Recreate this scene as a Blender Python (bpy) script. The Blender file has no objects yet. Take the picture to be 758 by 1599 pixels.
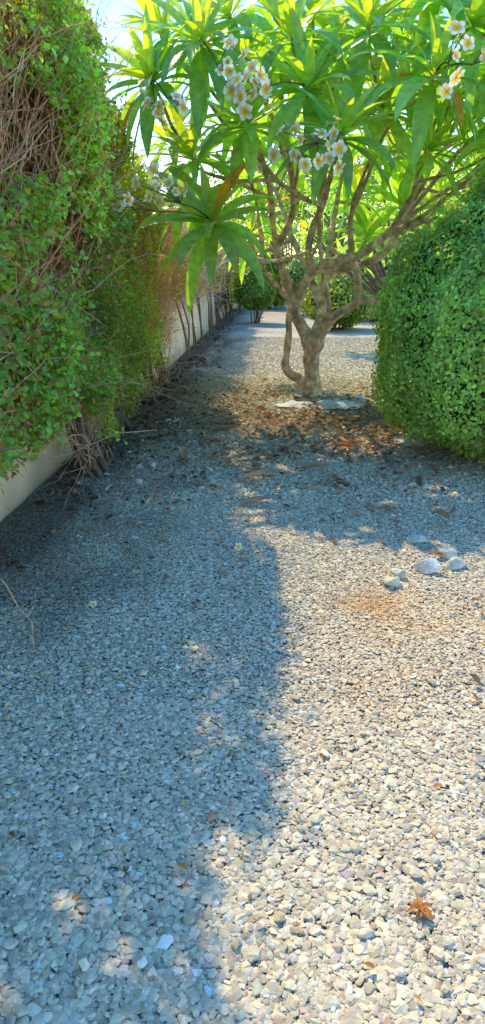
import bpy, bmesh, math, random
import numpy as np
from mathutils import Vector

rng = np.random.default_rng(11)
random.seed(11)
scene = bpy.context.scene
COL = scene.collection

# ------------------------------------------------------------------ helpers
def nrm(a):
    return a / np.maximum(np.linalg.norm(a, axis=-1, keepdims=True), 1e-9)

def vnoise(p, seed=0):
    """smooth 3-D value noise 0..1 for an (n,3) array"""
    p = np.asarray(p, float)
    i = np.floor(p).astype(np.int64); f = p - i
    f = f * f * (3 - 2 * f)
    def h(a):
        n = (a[..., 0] * 374761393 + a[..., 1] * 668265263 + a[..., 2] * 2147483647 + seed * 1274126177) & 0xffffffff
        n = ((n ^ (n >> 13)) * 1274126177) & 0xffffffff
        return ((n ^ (n >> 16)) & 0xffff) / 65535.0
    r = 0
    for dx in (0, 1):
        for dy in (0, 1):
            for dz in (0, 1):
                w = (f[:, 0] if dx else 1 - f[:, 0]) * (f[:, 1] if dy else 1 - f[:, 1]) * (f[:, 2] if dz else 1 - f[:, 2])
                r = r + w * h(i + np.array([dx, dy, dz]))
    return r

class Acc:
    """collects triangles with a colour per vertex (and an optional leaf coordinate)"""
    def __init__(s):
        s.V, s.F, s.C, s.UV, s.n = [], [], [], [], 0
    def add(s, V, F, C, UV=None):
        V = np.asarray(V, float).reshape(-1, 3)
        C = np.broadcast_to(np.asarray(C, float), (len(V), 3))
        s.V.append(V); s.F.append(np.asarray(F, np.int64).reshape(-1, 3) + s.n); s.C.append(C)
        s.UV.append(np.zeros((len(V), 2)) if UV is None else np.asarray(UV, float))
        s.n += len(V)
    def mesh(s, name, base=(0, 0, 0), smooth=False):
        V = np.concatenate(s.V) - np.asarray(base, float); F = np.concatenate(s.F); C = np.concatenate(s.C); UV = np.concatenate(s.UV)
        me = bpy.data.meshes.new(name)
        me.vertices.add(len(V)); me.vertices.foreach_set('co', V.astype(np.float32).ravel())
        me.loops.add(len(F) * 3); me.loops.foreach_set('vertex_index', F.astype(np.int32).ravel())
        me.polygons.add(len(F)); me.polygons.foreach_set('loop_start', np.arange(0, len(F) * 3, 3, dtype=np.int32))
        me.update(calc_edges=True)
        me.polygons.foreach_set('use_smooth', np.full(len(F), bool(smooth)))
        a = me.attributes.new('col', 'FLOAT_COLOR', 'POINT')
        a.data.foreach_set('color', np.concatenate([C, np.ones((len(C), 1))], 1).astype(np.float32).ravel())
        b = me.attributes.new('luv', 'FLOAT2', 'POINT')
        b.data.foreach_set('vector', UV.astype(np.float32).ravel())
        return me
    def build(s, name, mat, parent=None, base=(0, 0, 0), smooth=False, loc=None):
        me = s.mesh(name, base, smooth); me.materials.append(mat)
        o = bpy.data.objects.new(name, me); COL.objects.link(o)
        if parent is not None: o.parent = parent
        else: o.location = base if loc is None else loc
        return o

def tag(o, label=None, cat=None, group=None, kind=None):
    if label: o['label'] = label
    if cat: o['category'] = cat
    if group: o['group'] = group
    if kind: o['kind'] = kind
    return o

def empty(name, loc):
    o = bpy.data.objects.new(name, None); COL.objects.link(o); o.location = loc
    o.empty_display_size = .2
    return o

def scatter(acc, tv, tf, P, X, Y, Z, S, C, tc=None, tuv=None):
    """copies of a small template: P places, X/Y/Z axes, S size (n,) or (n,3), C colour (n,3)"""
    n, k = len(P), len(tv)
    S = np.asarray(S, float)
    if S.ndim == 1: S = S[:, None].repeat(3, 1)
    V = P[:, None, :] + (tv[None, :, 0:1] * S[:, None, 0:1]) * X[:, None] + (tv[None, :, 1:2] * S[:, None, 1:2]) * Y[:, None] + (tv[None, :, 2:3] * S[:, None, 2:3]) * Z[:, None]
    F = tf[None] + (np.arange(n) * k)[:, None, None]
    CC = np.repeat(np.asarray(C, float)[:, None, :], k, 1)
    if tc is not None: CC = CC * tc[None]
    acc.add(V.reshape(-1, 3), F.reshape(-1, 3), CC.reshape(-1, 3), None if tuv is None else np.tile(tuv, (n, 1)))

def axes(N, T):
    """frames with Z near N and Y near T"""
    Y = nrm(T); X = nrm(np.cross(Y, N)); Z = np.cross(X, Y)
    return X, Y, Z

def rdir(n, r=None):
    return nrm((r or rng).normal(size=(n, 3)))

def tubes(acc, P, R, C, sides=3):
    """many tubes at once: P (n,k,3), R (n,k), C (n,3) or (n,k,3)"""
    n, k = P.shape[:2]
    T = np.gradient(P, axis=1); T = nrm(T)
    main = nrm(P[:, -1] - P[:, 0])
    ref = np.where(np.abs(main[:, 2:3]) > .8, np.array([[1., 0, 0]]), np.array([[0, 0, 1.]]))
    A = nrm(np.cross(T, ref[:, None, :])); B = np.cross(T, A)
    ang = np.arange(sides) * 2 * math.pi / sides
    V = P[:, :, None, :] + R[:, :, None, None] * (np.cos(ang)[None, None, :, None] * A[:, :, None, :] + np.sin(ang)[None, None, :, None] * B[:, :, None, :])
    C = np.asarray(C, float)
    if C.ndim == 2: C = np.repeat(C[:, None], k, 1)
    CC = np.repeat(C[:, :, None, :], sides, 2)
    f = []
    for i in range(k - 1):
        for j in range(sides):
            a = i * sides + j; b = i * sides + (j + 1) % sides; c = a + sides; d = b + sides
            f += [(a, b, d), (a, d, c)]
    for j in range(1, sides - 1):
        f.append(((k - 1) * sides, (k - 1) * sides + j, (k - 1) * sides + j + 1))
        f.append((0, j + 1, j))
    f = np.array(f)
    F = f[None] + (np.arange(n) * k * sides)[:, None, None]
    acc.add(V.reshape(-1, 3), F.reshape(-1, 3), CC.reshape(-1, 3))

def catmull(pts, per=8):
    pts = np.asarray(pts, float); out = []
    q = np.concatenate([[2 * pts[0] - pts[1]], pts, [2 * pts[-1] - pts[-2]]])
    for i in range(1, len(q) - 2):
        t = np.linspace(0, 1, per, endpoint=False)[:, None]
        a, b, c, d = q[i - 1], q[i], q[i + 1], q[i + 2]
        out.append(.5 * (2 * b + (c - a) * t + (2 * a - 5 * b + 4 * c - d) * t ** 2 + (3 * b - a - 3 * c + d) * t ** 3))
    return np.concatenate(out + [pts[-1:]])

def wig(n, k, D, L, bend, jit, r=rng):
    """n wiggly curves of k points: start 0, direction D, length L, bend vector, jitter"""
    t = np.linspace(0, 1, k)[None, :, None]
    j = np.cumsum(r.normal(size=(n, k, 3)), axis=1) * jit
    j -= j[:, :1]
    return D[:, None] * L[:, None, None] * t + bend[:, None] * t ** 2 + j * L[:, None, None]

# ------------------------------------------------------------------ materials
def newmat(name):
    m = bpy.data.materials.new(name); m.use_nodes = True
    nt = m.node_tree; nt.nodes.clear()
    return m, nt, nt.nodes, nt.links

def leaf_mat(name, tint=(4, 3, .6), w=.4, rough=.4, veins=False, spec=.4):
    m, nt, N, L = newmat(name)
    out = N.new('ShaderNodeOutputMaterial'); mix = N.new('ShaderNodeMixShader'); pr = N.new('ShaderNodeBsdfPrincipled'); tr = N.new('ShaderNodeBsdfTranslucent')
    at = N.new('ShaderNodeAttribute'); at.attribute_name = 'col'
    geo = N.new('ShaderNodeNewGeometry')
    nz = N.new('ShaderNodeTexNoise'); nz.inputs['Scale'].default_value = 14; nz.inputs['Detail'].default_value = 4
    L.new(geo.outputs['Position'], nz.inputs['Vector'])
    mr = N.new('ShaderNodeMapRange'); mr.inputs['From Min'].default_value = .3; mr.inputs['From Max'].default_value = .7
    mr.inputs['To Min'].default_value = .75; mr.inputs['To Max'].default_value = 1.25
    L.new(nz.outputs['Fac'], mr.inputs['Value'])
    sc = N.new('ShaderNodeVectorMath'); sc.operation = 'SCALE'
    L.new(at.outputs['Color'], sc.inputs[0]); L.new(mr.outputs['Result'], sc.inputs['Scale'])
    src = sc.outputs['Vector']
    if veins:
        lu = N.new('ShaderNodeAttribute'); lu.attribute_name = 'luv'
        sep = N.new('ShaderNodeSeparateXYZ'); L.new(lu.outputs['Vector'], sep.inputs[0])
        ab = N.new('ShaderNodeMath'); ab.operation = 'ABSOLUTE'; L.new(sep.outputs['X'], ab.inputs[0])
        mid = N.new('ShaderNodeMapRange'); mid.inputs['From Min'].default_value = .03; mid.inputs['From Max'].default_value = .12
        mid.inputs['To Min'].default_value = 1; mid.inputs['To Max'].default_value = 0
        L.new(ab.outputs[0], mid.inputs['Value'])
        # side veins: v*count - |u|*slant
        a1 = N.new('ShaderNodeMath'); a1.operation = 'MULTIPLY'; a1.inputs[1].default_value = 24; L.new(sep.outputs['Y'], a1.inputs[0])
        a2 = N.new('ShaderNodeMath'); a2.operation = 'MULTIPLY_ADD'; a2.inputs[1].default_value = -1.3; L.new(ab.outputs[0], a2.inputs[0]); L.new(a1.outputs[0], a2.inputs[2])
        fr = N.new('ShaderNodeMath'); fr.operation = 'FRACT'; L.new(a2.outputs[0], fr.inputs[0])
        vr = N.new('ShaderNodeMapRange'); vr.inputs['From Min'].default_value = .0; vr.inputs['From Max'].default_value = .2
        vr.inputs['To Min'].default_value = .35; vr.inputs['To Max'].default_value = 0
        L.new(fr.outputs[0], vr.inputs['Value'])
        mx = N.new('ShaderNodeMath'); mx.operation = 'MAXIMUM'; L.new(mid.outputs[0], mx.inputs[0]); L.new(vr.outputs[0], mx.inputs[1])
        vm = N.new('ShaderNodeMix'); vm.data_type = 'RGBA'; L.new(mx.outputs[0], vm.inputs['Factor'])
        L.new(src, vm.inputs[6]); vm.inputs[7].default_value = (.22, .42, .13, 1)
        src = vm.outputs[2]
    L.new(src, pr.inputs['Base Color'])
    pr.inputs['Roughness'].default_value = rough
    pr.inputs['Specular IOR Level'].default_value = spec
    tm = N.new('ShaderNodeMix'); tm.data_type = 'RGBA'; tm.blend_type = 'MULTIPLY'; tm.inputs['Factor'].default_value = 1
    L.new(sc.outputs['Vector'], tm.inputs[6]); tm.inputs[7].default_value = (*tint, 1)
    L.new(tm.outputs[2], tr.inputs['Color'])
    mix.inputs[0].default_value = w
    L.new(pr.outputs[0], mix.inputs[1]); L.new(tr.outputs[0], mix.inputs[2]); L.new(mix.outputs[0], out.inputs[0])
    return m

def col_mat(name, rough=.85, nscale=30, amount=.35, bump=.3, bscale=80, spec=.25, streak=None, bdist=.02):
    """vertex colour times noise, with a bump"""
    m, nt, N, L = newmat(name)
    out = N.new('ShaderNodeOutputMaterial'); pr = N.new('ShaderNodeBsdfPrincipled')
    at = N.new('ShaderNodeAttribute'); at.attribute_name = 'col'
    tc = N.new('ShaderNodeTexCoord'); mp = N.new('ShaderNodeMapping')
    if streak: mp.inputs['Scale'].default_value = streak
    L.new(tc.outputs['Object'], mp.inputs['Vector'])
    nz = N.new('ShaderNodeTexNoise'); nz.inputs['Scale'].default_value = nscale; nz.inputs['Detail'].default_value = 6
    L.new(mp.outputs[0], nz.inputs['Vector'])
    mr = N.new('ShaderNodeMapRange'); mr.inputs['From Min'].default_value = .3; mr.inputs['From Max'].default_value = .7
    mr.inputs['To Min'].default_value = 1 - amount; mr.inputs['To Max'].default_value = 1 + amount
    L.new(nz.outputs['Fac'], mr.inputs['Value'])
    sc = N.new('ShaderNodeVectorMath'); sc.operation = 'SCALE'
    L.new(at.outputs['Color'], sc.inputs[0]); L.new(mr.outputs['Result'], sc.inputs['Scale'])
    L.new(sc.outputs['Vector'], pr.inputs['Base Color'])
    pr.inputs['Roughness'].default_value = rough; pr.inputs['Specular IOR Level'].default_value = spec
    n2 = N.new('ShaderNodeTexNoise'); n2.inputs['Scale'].default_value = bscale; n2.inputs['Detail'].default_value = 5
    L.new(mp.outputs[0], n2.inputs['Vector'])
    bp = N.new('ShaderNodeBump'); bp.inputs['Strength'].default_value = bump; bp.inputs['Distance'].default_value = bdist
    L.new(n2.outputs['Fac'], bp.inputs['Height']); L.new(bp.outputs[0], pr.inputs['Normal'])
    L.new(pr.outputs[0], out.inputs[0])
    return m

M_frang = leaf_mat('frangipani_leaf', tint=(4.3, 1.95, .2), w=.56, rough=.33, veins=True, spec=.5)
M_hedge = leaf_mat('hedge_leaf', tint=(2.9, 2.1, .4), w=.42, rough=.55, spec=.25)
M_bush = leaf_mat('clipped_bush_leaf', tint=(3.4, 2.3, .5), w=.33, rough=.4, spec=.4)
M_petal = leaf_mat('petal', tint=(1, 1, .95), w=.3, rough=.6, spec=.2)
M_dry = leaf_mat('dry_leaf', tint=(1.5, 1.1, .7), w=.15, rough=.8, spec=.15)
M_bark = col_mat('frangipani_bark', rough=.95, nscale=11, amount=.55, bump=1.0, bscale=26, bdist=.05)
M_twig = col_mat('twig', rough=.9, nscale=25, amount=.35, bump=.25, bscale=60)
M_stone = col_mat('gravel_stone', rough=.9, nscale=60, amount=.14, bump=.25, bscale=160, spec=.15)
M_rock = col_mat('quarried_rock', rough=.9, nscale=16, amount=.25, bump=.7, bscale=45, spec=.15)
M_fabric = col_mat('weed_fabric', rough=.6, nscale=25, amount=.22, bump=.25, bscale=30, spec=.3)
M_plaster = col_mat('painted_plaster', rough=.9, nscale=1.6, amount=.16, bump=.2, bscale=90, spec=.15)

# ------------------------------------------------------------------ camera, sky, sun
cam = bpy.data.cameras.new('camera'); co = bpy.data.objects.new('camera', cam); COL.objects.link(co)
th, ps = math.radians(19.6), math.radians(2.6)
co.location = (0, 0, 1.55)
fw = Vector((-math.sin(ps) * math.cos(th), math.cos(ps) * math.cos(th), -math.sin(th)))
co.rotation_euler = fw.to_track_quat('-Z', 'Y').to_euler()
cam.sensor_fit = 'VERTICAL'; cam.sensor_height = 36; cam.lens = 24
cam.clip_start = .05; cam.clip_end = 2000
scene.camera = co

SX, SY = .43, .76                                       # how far a shadow runs per metre of height
LD = Vector((SX, -SY, -1.0)).normalized()          # the way the sunlight travels
el = math.asin(-LD.z); az = math.atan2(-LD.x, -LD.y)    # azimuth from +Y towards +X
w = bpy.data.worlds.new('World'); scene.world = w; w.use_nodes = True
nt = w.node_tree
sky = nt.nodes.new('ShaderNodeTexSky'); sky.sky_type = 'NISHITA'; sky.sun_disc = False
sky.sun_elevation = el; sky.sun_rotation = az; sky.altitude = 0; sky.air_density = 1.3; sky.dust_density = .25; sky.ozone_density = 2.2
bg = nt.nodes['Background']; bg.inputs['Strength'].default_value = .15
hs = nt.nodes.new('ShaderNodeHueSaturation'); hs.inputs['Saturation'].default_value = 1.37; hs.inputs['Value'].default_value = 2.6
nt.links.new(sky.outputs[0], hs.inputs['Color']); nt.links.new(hs.outputs[0], bg.inputs['Color'])
sl = bpy.data.lights.new('sun', 'SUN'); sl.energy = 5.0; sl.angle = math.radians(.55); sl.color = (1, .85, .47)
so = bpy.data.objects.new('sun', sl); COL.objects.link(so); so.rotation_euler = LD.to_track_quat('-Z', 'Y').to_euler(); so.location = (-10, 20, 20)
scene.view_settings.view_transform = 'Standard'; scene.view_settings.look = 'None'
scene.view_settings.exposure = 0; scene.view_settings.gamma = 1
scene.render.engine = 'CYCLES'
scene.cycles.max_bounces = 8; scene.cycles.diffuse_bounces = 4; scene.cycles.transmission_bounces = 6; scene.cycles.transparent_max_bounces = 8
scene.cycles.use_denoising = True
scene.cycles.sample_clamp_indirect = 6

# ------------------------------------------------------------------ ground sheet
def gravel_colour(P):
    """colour of the stones by place: rust stain, dirt and painted shade by the hedge foot, dirt under the tree"""
    n = len(P)
    base = np.array([[.61, .57, .515], [.575, .55, .51], [.64, .60, .54], [.55, .53, .50], [.66, .62, .55], [.60, .545, .47]])
    c = base[rng.integers(0, len(base), n)] * np.array([1.12, .975, .79]) * rng.uniform(.66, 1.24, (n, 1)) * (1 + rng.normal(0, .03, (n, 3)))
    r = rng.random(n)
    c = np.where((r < .022)[:, None], np.array([[.80, .78, .76]]) * rng.uniform(.85, 1.1, (n, 1)), c)
    c = np.where(((r > .022) & (r < .04))[:, None], np.array([[.45, .30, .22]]), c)
    c = np.where(((r > .04) & (r < .05))[:, None], np.array([[.52, .40, .37]]), c)
    def stain(cx, cy, rx, ry):
        d = ((P[:, 0] - cx) / rx) ** 2 + ((P[:, 1] - cy) / ry) ** 2
        return np.exp(-d * 1.3)
    nz = vnoise(np.c_[P[:, 0] * 9, P[:, 1] * 9, np.zeros(n)], 3)
    s = stain(.46, 3.0, .13, .10) * 1.0 + stain(.62, 3.05, .35, .35) * .38 + stain(.45, 2.5, .28, .5) * .34 + stain(.9, 2.8, .3, .3) * .25
    s = np.clip(s * (.35 + 1.3 * nz), 0, .95)[:, None] * rng.uniform(.5, 1.0, (n, 1))
    c = c * (1 - s) + np.array([[.78, .46, .20]]) * s
    # dark earth along the wall foot, with the hedge's deep shade painted in
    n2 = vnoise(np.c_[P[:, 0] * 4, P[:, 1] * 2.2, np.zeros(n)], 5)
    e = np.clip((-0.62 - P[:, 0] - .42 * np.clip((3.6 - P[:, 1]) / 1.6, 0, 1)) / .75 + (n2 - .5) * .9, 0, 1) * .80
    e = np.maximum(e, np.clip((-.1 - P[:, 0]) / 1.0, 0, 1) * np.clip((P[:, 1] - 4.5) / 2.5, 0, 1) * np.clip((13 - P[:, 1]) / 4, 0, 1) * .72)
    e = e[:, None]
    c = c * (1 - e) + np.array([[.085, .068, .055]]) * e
    # brown crumbs under the tree
    t = np.clip(1.25 - np.hypot((P[:, 0] - .55) / 1.5, (P[:, 1] - 7.6) / 2.3), 0, 1) * np.clip(.2 + 1.2 * vnoise(np.c_[P[:, 0] * 3, P[:, 1] * 3, np.zeros(n)], 8), 0, 1)
    t = t[:, None] * .7
    c = c * (1 - t) + np.array([[.36, .27, .19]]) * t
    return c

m, nt_, N, L = newmat('gravel_ground')
out = N.new('ShaderNodeOutputMaterial'); pr = N.new('ShaderNodeBsdfPrincipled'); geo = N.new('ShaderNodeNewGeometry')
vo = N.new('ShaderNodeTexVoronoi'); vo.inputs['Scale'].default_value = 36; L.new(geo.outputs['Position'], vo.inputs['Vector'])
cr = N.new('ShaderNodeValToRGB')
cr.color_ramp.elements[0].color = (.39, .34, .28, 1); cr.color_ramp.elements[1].color = (.62, .54, .45, 1)
sp = N.new('ShaderNodeSeparateColor'); L.new(vo.outputs['Color'], sp.inputs[0]); L.new(sp.outputs[0], cr.inputs[0])
big = N.new('ShaderNodeTexNoise'); big.inputs['Scale'].default_value = .9; big.inputs['Detail'].default_value = 5; L.new(geo.outputs['Position'], big.inputs['Vector'])
mr = N.new('ShaderNodeMapRange'); mr.inputs['From Min'].default_value = .3; mr.inputs['From Max'].default_value = .7; mr.inputs['To Min'].default_value = .8; mr.inputs['To Max'].default_value = 1.12
L.new(big.outputs['Fac'], mr.inputs['Value'])
at = N.new('ShaderNodeAttribute'); at.attribute_name = 'col'
sc1 = N.new('ShaderNodeVectorMath'); sc1.operation = 'SCALE'; L.new(cr.outputs[0], sc1.inputs[0]); L.new(mr.outputs[0], sc1.inputs['Scale'])
mu = N.new('ShaderNodeVectorMath'); mu.operation = 'MULTIPLY'; L.new(sc1.outputs[0], mu.inputs[0]); L.new(at.outputs['Color'], mu.inputs[1])
L.new(mu.outputs[0], pr.inputs['Base Color']); pr.inputs['Roughness'].default_value = .95; pr.inputs['Specular IOR Level'].default_value = .1
bp = N.new('ShaderNodeBump'); bp.inputs['Strength'].default_value = .9; bp.inputs['Distance'].default_value = .012; bp.invert = True
L.new(vo.outputs['Distance'], bp.inputs['Height']); L.new(bp.outputs[0], pr.inputs['Normal']); L.new(pr.outputs[0], out.inputs[0])
M_ground = m

# a fine grid near the path and wide cells out to the horizon, one sheet
xs = np.concatenate([[-600, -200, -60, -20, -8, -4], np.arange(-2.6, 4.6, .1), [6, 10, 25, 70, 200, 600]])
ys = np.concatenate([[-600, -100, -20, -5, -1], np.arange(.4, 24, .15), [26, 30, 40, 70, 150, 400, 900]])
GX, GY = np.meshgrid(xs, ys)
P = np.c_[GX.ravel(), GY.ravel(), np.zeros(GX.size)]
und = (vnoise(np.c_[P[:, :2] * .8, np.zeros(len(P))], 21) - .5) * .03 * ((np.abs(P[:, 0]) < 5) & (P[:, 1] < 25) & (P[:, 1] > 0))
P[:, 2] = und - .006
def gz(x, y):
    q = np.c_[np.atleast_1d(x) * .8, np.atleast_1d(y) * .8, np.zeros(np.size(x))]
    return (vnoise(q, 21) - .5) * .03
c = np.ones((len(P), 3))
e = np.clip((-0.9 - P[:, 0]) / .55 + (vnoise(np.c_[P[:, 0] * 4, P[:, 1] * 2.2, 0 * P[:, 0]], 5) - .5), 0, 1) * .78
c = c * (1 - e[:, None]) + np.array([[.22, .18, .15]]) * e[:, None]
nf = np.clip((8.9 - P[:, 1]) / 2.5, 0, 1)[:, None] * .5       # the earth bed between the stones, close by
c = c * (1 - nf) + np.array([[.62, .60, .56]]) * nf
idx = np.arange(GX.size).reshape(GX.shape)
q = np.stack([idx[:-1, :-1], idx[:-1, 1:], idx[1:, 1:], idx[1:, :-1]], -1).reshape(-1, 4)
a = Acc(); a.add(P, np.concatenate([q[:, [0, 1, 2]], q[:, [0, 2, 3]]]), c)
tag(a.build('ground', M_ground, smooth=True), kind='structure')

# ------------------------------------------------------------------ gravel stones
def hull(npts, flat, seed):
    r = np.random.default_rng(seed)
    bm = bmesh.new()
    for p in rdir(npts, r) * r.uniform(.8, 1.05, (npts, 1)):
        bm.verts.new((p[0], p[1] * r.uniform(.66, .8), p[2] * flat))
    res = bmesh.ops.convex_hull(bm, input=bm.verts)
    bmesh.ops.delete(bm, geom=[g for g in res['geom_interior'] if isinstance(g, bmesh.types.BMVert)], context='VERTS')
    bmesh.ops.triangulate(bm, faces=bm.faces)
    bm.verts.ensure_lookup_table(); bm.verts.index_update()
    V = np.array([v.co[:] for v in bm.verts]); F = np.array([[v.index for v in f.verts] for f in bm.faces])
    bm.free(); return V, F

def stones(acc, pts, size, seeds, npts, flat, tilt, z0, zr):
    n = len(pts); pick = rng.integers(0, len(seeds), n)
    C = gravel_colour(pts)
    yaw = rng.uniform(0, 2 * math.pi, n); Z = nrm(np.c_[rng.normal(0, tilt, (n, 2)), np.ones(n)])
    T = np.c_[np.cos(yaw), np.sin(yaw), np.zeros(n)]
    X, Y, Z = axes(Z, T)
    zz = gz(pts[:, 0], pts[:, 1]) + z0 + rng.uniform(0, zr, n)
    P = np.c_[pts[:, :2], zz]
    for k, s in enumerate(seeds):
        mk = pick == k
        V, F = hull(npts, flat, s)
        S = np.c_[size[mk] * .66, size[mk] * 1.14, size[mk]] * rng.uniform(.8, 1.2, (mk.sum(), 3))
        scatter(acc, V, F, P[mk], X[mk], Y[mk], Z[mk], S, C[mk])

def in_view(p, x0, x1):
    return (p[:, 0] > x0 * p[:, 1] - .25) & (p[:, 0] < x1 * p[:, 1] + .3) & (p[:, 0] > -1.74)
ga = Acc()
def region(y0, y1, dens):
    n = int((y1 - y0) * 7 * dens)
    p = np.c_[rng.uniform(-2.5, 4.5, n), rng.uniform(y0, y1, n)]
    return p[in_view(p, -.46, .36)]
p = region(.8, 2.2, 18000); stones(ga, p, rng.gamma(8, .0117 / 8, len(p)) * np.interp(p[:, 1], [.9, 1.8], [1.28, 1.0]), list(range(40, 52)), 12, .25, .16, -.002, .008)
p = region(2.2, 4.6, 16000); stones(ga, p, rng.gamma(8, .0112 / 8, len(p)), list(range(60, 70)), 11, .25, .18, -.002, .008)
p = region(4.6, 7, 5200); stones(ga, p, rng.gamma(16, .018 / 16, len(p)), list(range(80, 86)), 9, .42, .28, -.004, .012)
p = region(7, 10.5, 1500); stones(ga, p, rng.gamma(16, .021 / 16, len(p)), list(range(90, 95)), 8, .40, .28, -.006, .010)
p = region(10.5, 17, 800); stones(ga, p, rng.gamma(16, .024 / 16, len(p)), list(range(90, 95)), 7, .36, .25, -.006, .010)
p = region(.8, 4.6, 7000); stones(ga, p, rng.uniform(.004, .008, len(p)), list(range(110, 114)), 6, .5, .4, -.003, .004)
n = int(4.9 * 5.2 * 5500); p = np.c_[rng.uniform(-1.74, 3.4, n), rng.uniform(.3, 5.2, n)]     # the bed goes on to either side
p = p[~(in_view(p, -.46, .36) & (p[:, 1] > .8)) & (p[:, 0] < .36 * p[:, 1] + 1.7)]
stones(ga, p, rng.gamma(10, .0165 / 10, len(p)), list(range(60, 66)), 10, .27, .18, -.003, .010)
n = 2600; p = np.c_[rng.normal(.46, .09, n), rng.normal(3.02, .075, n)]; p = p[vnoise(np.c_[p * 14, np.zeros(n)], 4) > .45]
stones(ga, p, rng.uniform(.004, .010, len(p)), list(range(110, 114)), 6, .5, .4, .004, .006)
p = region(.8, 2.4, 60); stones(ga, p, rng.uniform(.02, .028, len(p)), list(range(40, 48)), 14, .40, .2, .004, .010)
tag(ga.build('gravel', M_stone), kind='stuff')

# ------------------------------------------------------------------ garden wall
def rounded_box(acc, x0, x1, y0, y1, z0, z1, c, rad=.03, seg=24):
    """a long wall with a rounded coping"""
    prof = [(x0, z0), (x0, z1 - rad), (x0 + rad * .3, z1 - rad * .3), (x0 + rad, z1), (x1 - rad, z1), (x1 - rad * .3, z1 - rad * .3), (x1, z1 - rad), (x1, z0)]
    yy = np.linspace(y0, y1, seg); V = np.array([[(x, y, z) for x, z in prof] for y in yy]); k = len(prof); F = []
    for i in range(seg - 1):
        for j in range(k - 1):
            a_ = i * k + j; F += [(a_, a_ + 1, a_ + k + 1), (a_, a_ + k + 1, a_ + k)]
    for j in range(1, k - 1): F += [(0, j + 1, j), ((seg - 1) * k, (seg - 1) * k + j, (seg - 1) * k + j + 1)]
    acc.add(V.reshape(-1, 3), F, c)
a = Acc()
prof = [(-1.97, -.05), (-1.97, .98), (-1.955, 1.01), (-1.93, 1.02), (-1.80, 1.02), (-1.775, 1.01), (-1.76, .98)] + [(-1.76, z) for z in (.8, .6, .4, .28, .2, .13, .08, .04, 0, -.05)]
yy = np.linspace(-1, 30, 420); k = len(prof)
V = np.array([[(x, y, z) for x, z in prof] for y in yy]); V[:, :, 0] += (vnoise(V.reshape(-1, 3) * np.array([0, .8, 2]), 15).reshape(420, k) - .5) * .012
i_, j_ = np.meshgrid(np.arange(419), np.arange(k - 1), indexing='ij'); q = (i_ * k + j_).ravel()
v_ = V.reshape(-1, 3); dirt = np.clip(1 - v_[:, 2] / (.10 + .22 * vnoise(v_ * np.array([0, 3.5, 0]), 16)), 0, 1)[:, None] * .6 + np.clip(vnoise(v_ * np.array([0, 5, .8]), 17)[:, None] - .6, 0, 1) * .5
cw = np.array([[.95, .71, .47]]) * (1 - dirt) + np.array([[.30, .22, .15]]) * dirt
a.add(v_, np.concatenate([np.c_[q, q + 1, q + k + 1], np.c_[q, q + k + 1, q + k]]), cw)
tag(a.build('garden_wall', M_plaster, base=(0, 0, 0)), 'low beige plastered garden wall running behind the hedge stems', 'wall')

# ------------------------------------------------------------------ leaf templates
LEAF6 = np.array([(0, 0, 0), (.30, .32, .06), (-.30, .32, .06), (.24, .72, .05), (-.24, .72, .05), (0, 1, -.04)], float)
LEAF6F = np.array([(0, 1, 3), (0, 3, 5), (0, 5, 4), (0, 4, 2)])
LEAF2 = np.array([(0, 0, 0), (.36, .5, .1), (0, 1, 0), (-.36, .5, .1)], float)
LEAF2F = np.array([(0, 1, 2), (0, 2, 3)])

# ------------------------------------------------------------------ hedge shrubs
def hedge_front(y, z):
    p = np.c_[np.zeros(len(y)), y * .9, z * 1.1]; p2 = np.c_[np.zeros(len(y)), y * 2.6, z * 2.6]
    x = -1.40 + (vnoise(p, 31) - .5) * .16 + (vnoise(p2, 32) - .5) * .30
    x = x - .13 * np.clip((y - 6.2) / 1.2, 0, 1)
    t = np.clip((z - 2.6) / .4, 0, 1); x = x * (1 - t) + (-1.37 + .15 * (x + 1.40)) * t
    x -= np.clip((.7 - z) / .7, 0, 1) * .15
    return x
def hedge_top(y):
    q = np.c_[np.zeros(len(y)), y * 1.1, np.zeros(len(y))]
    near = np.interp(y, [0, 2.5, 3.0, 3.8, 4.0, 5.4, 6.0, 7.2, 9, 12, 16, 30], [3.35, 3.35, 3.15, 3.15, 3.46, 3.50, 3.42, 3.08, 2.62, 2.5, 2.6, 2.8])
    return near + (vnoise(q, 33) - .5) * .06

GREEN = {'bright': np.array([.23, .44, .105]), 'dark': np.array([.20, .37, .09]), 'dry': np.array([.38, .36, .14]), 'gold': np.array([.35, .42, .05])}
BROWN = np.array([.66, .40, .25])

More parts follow.
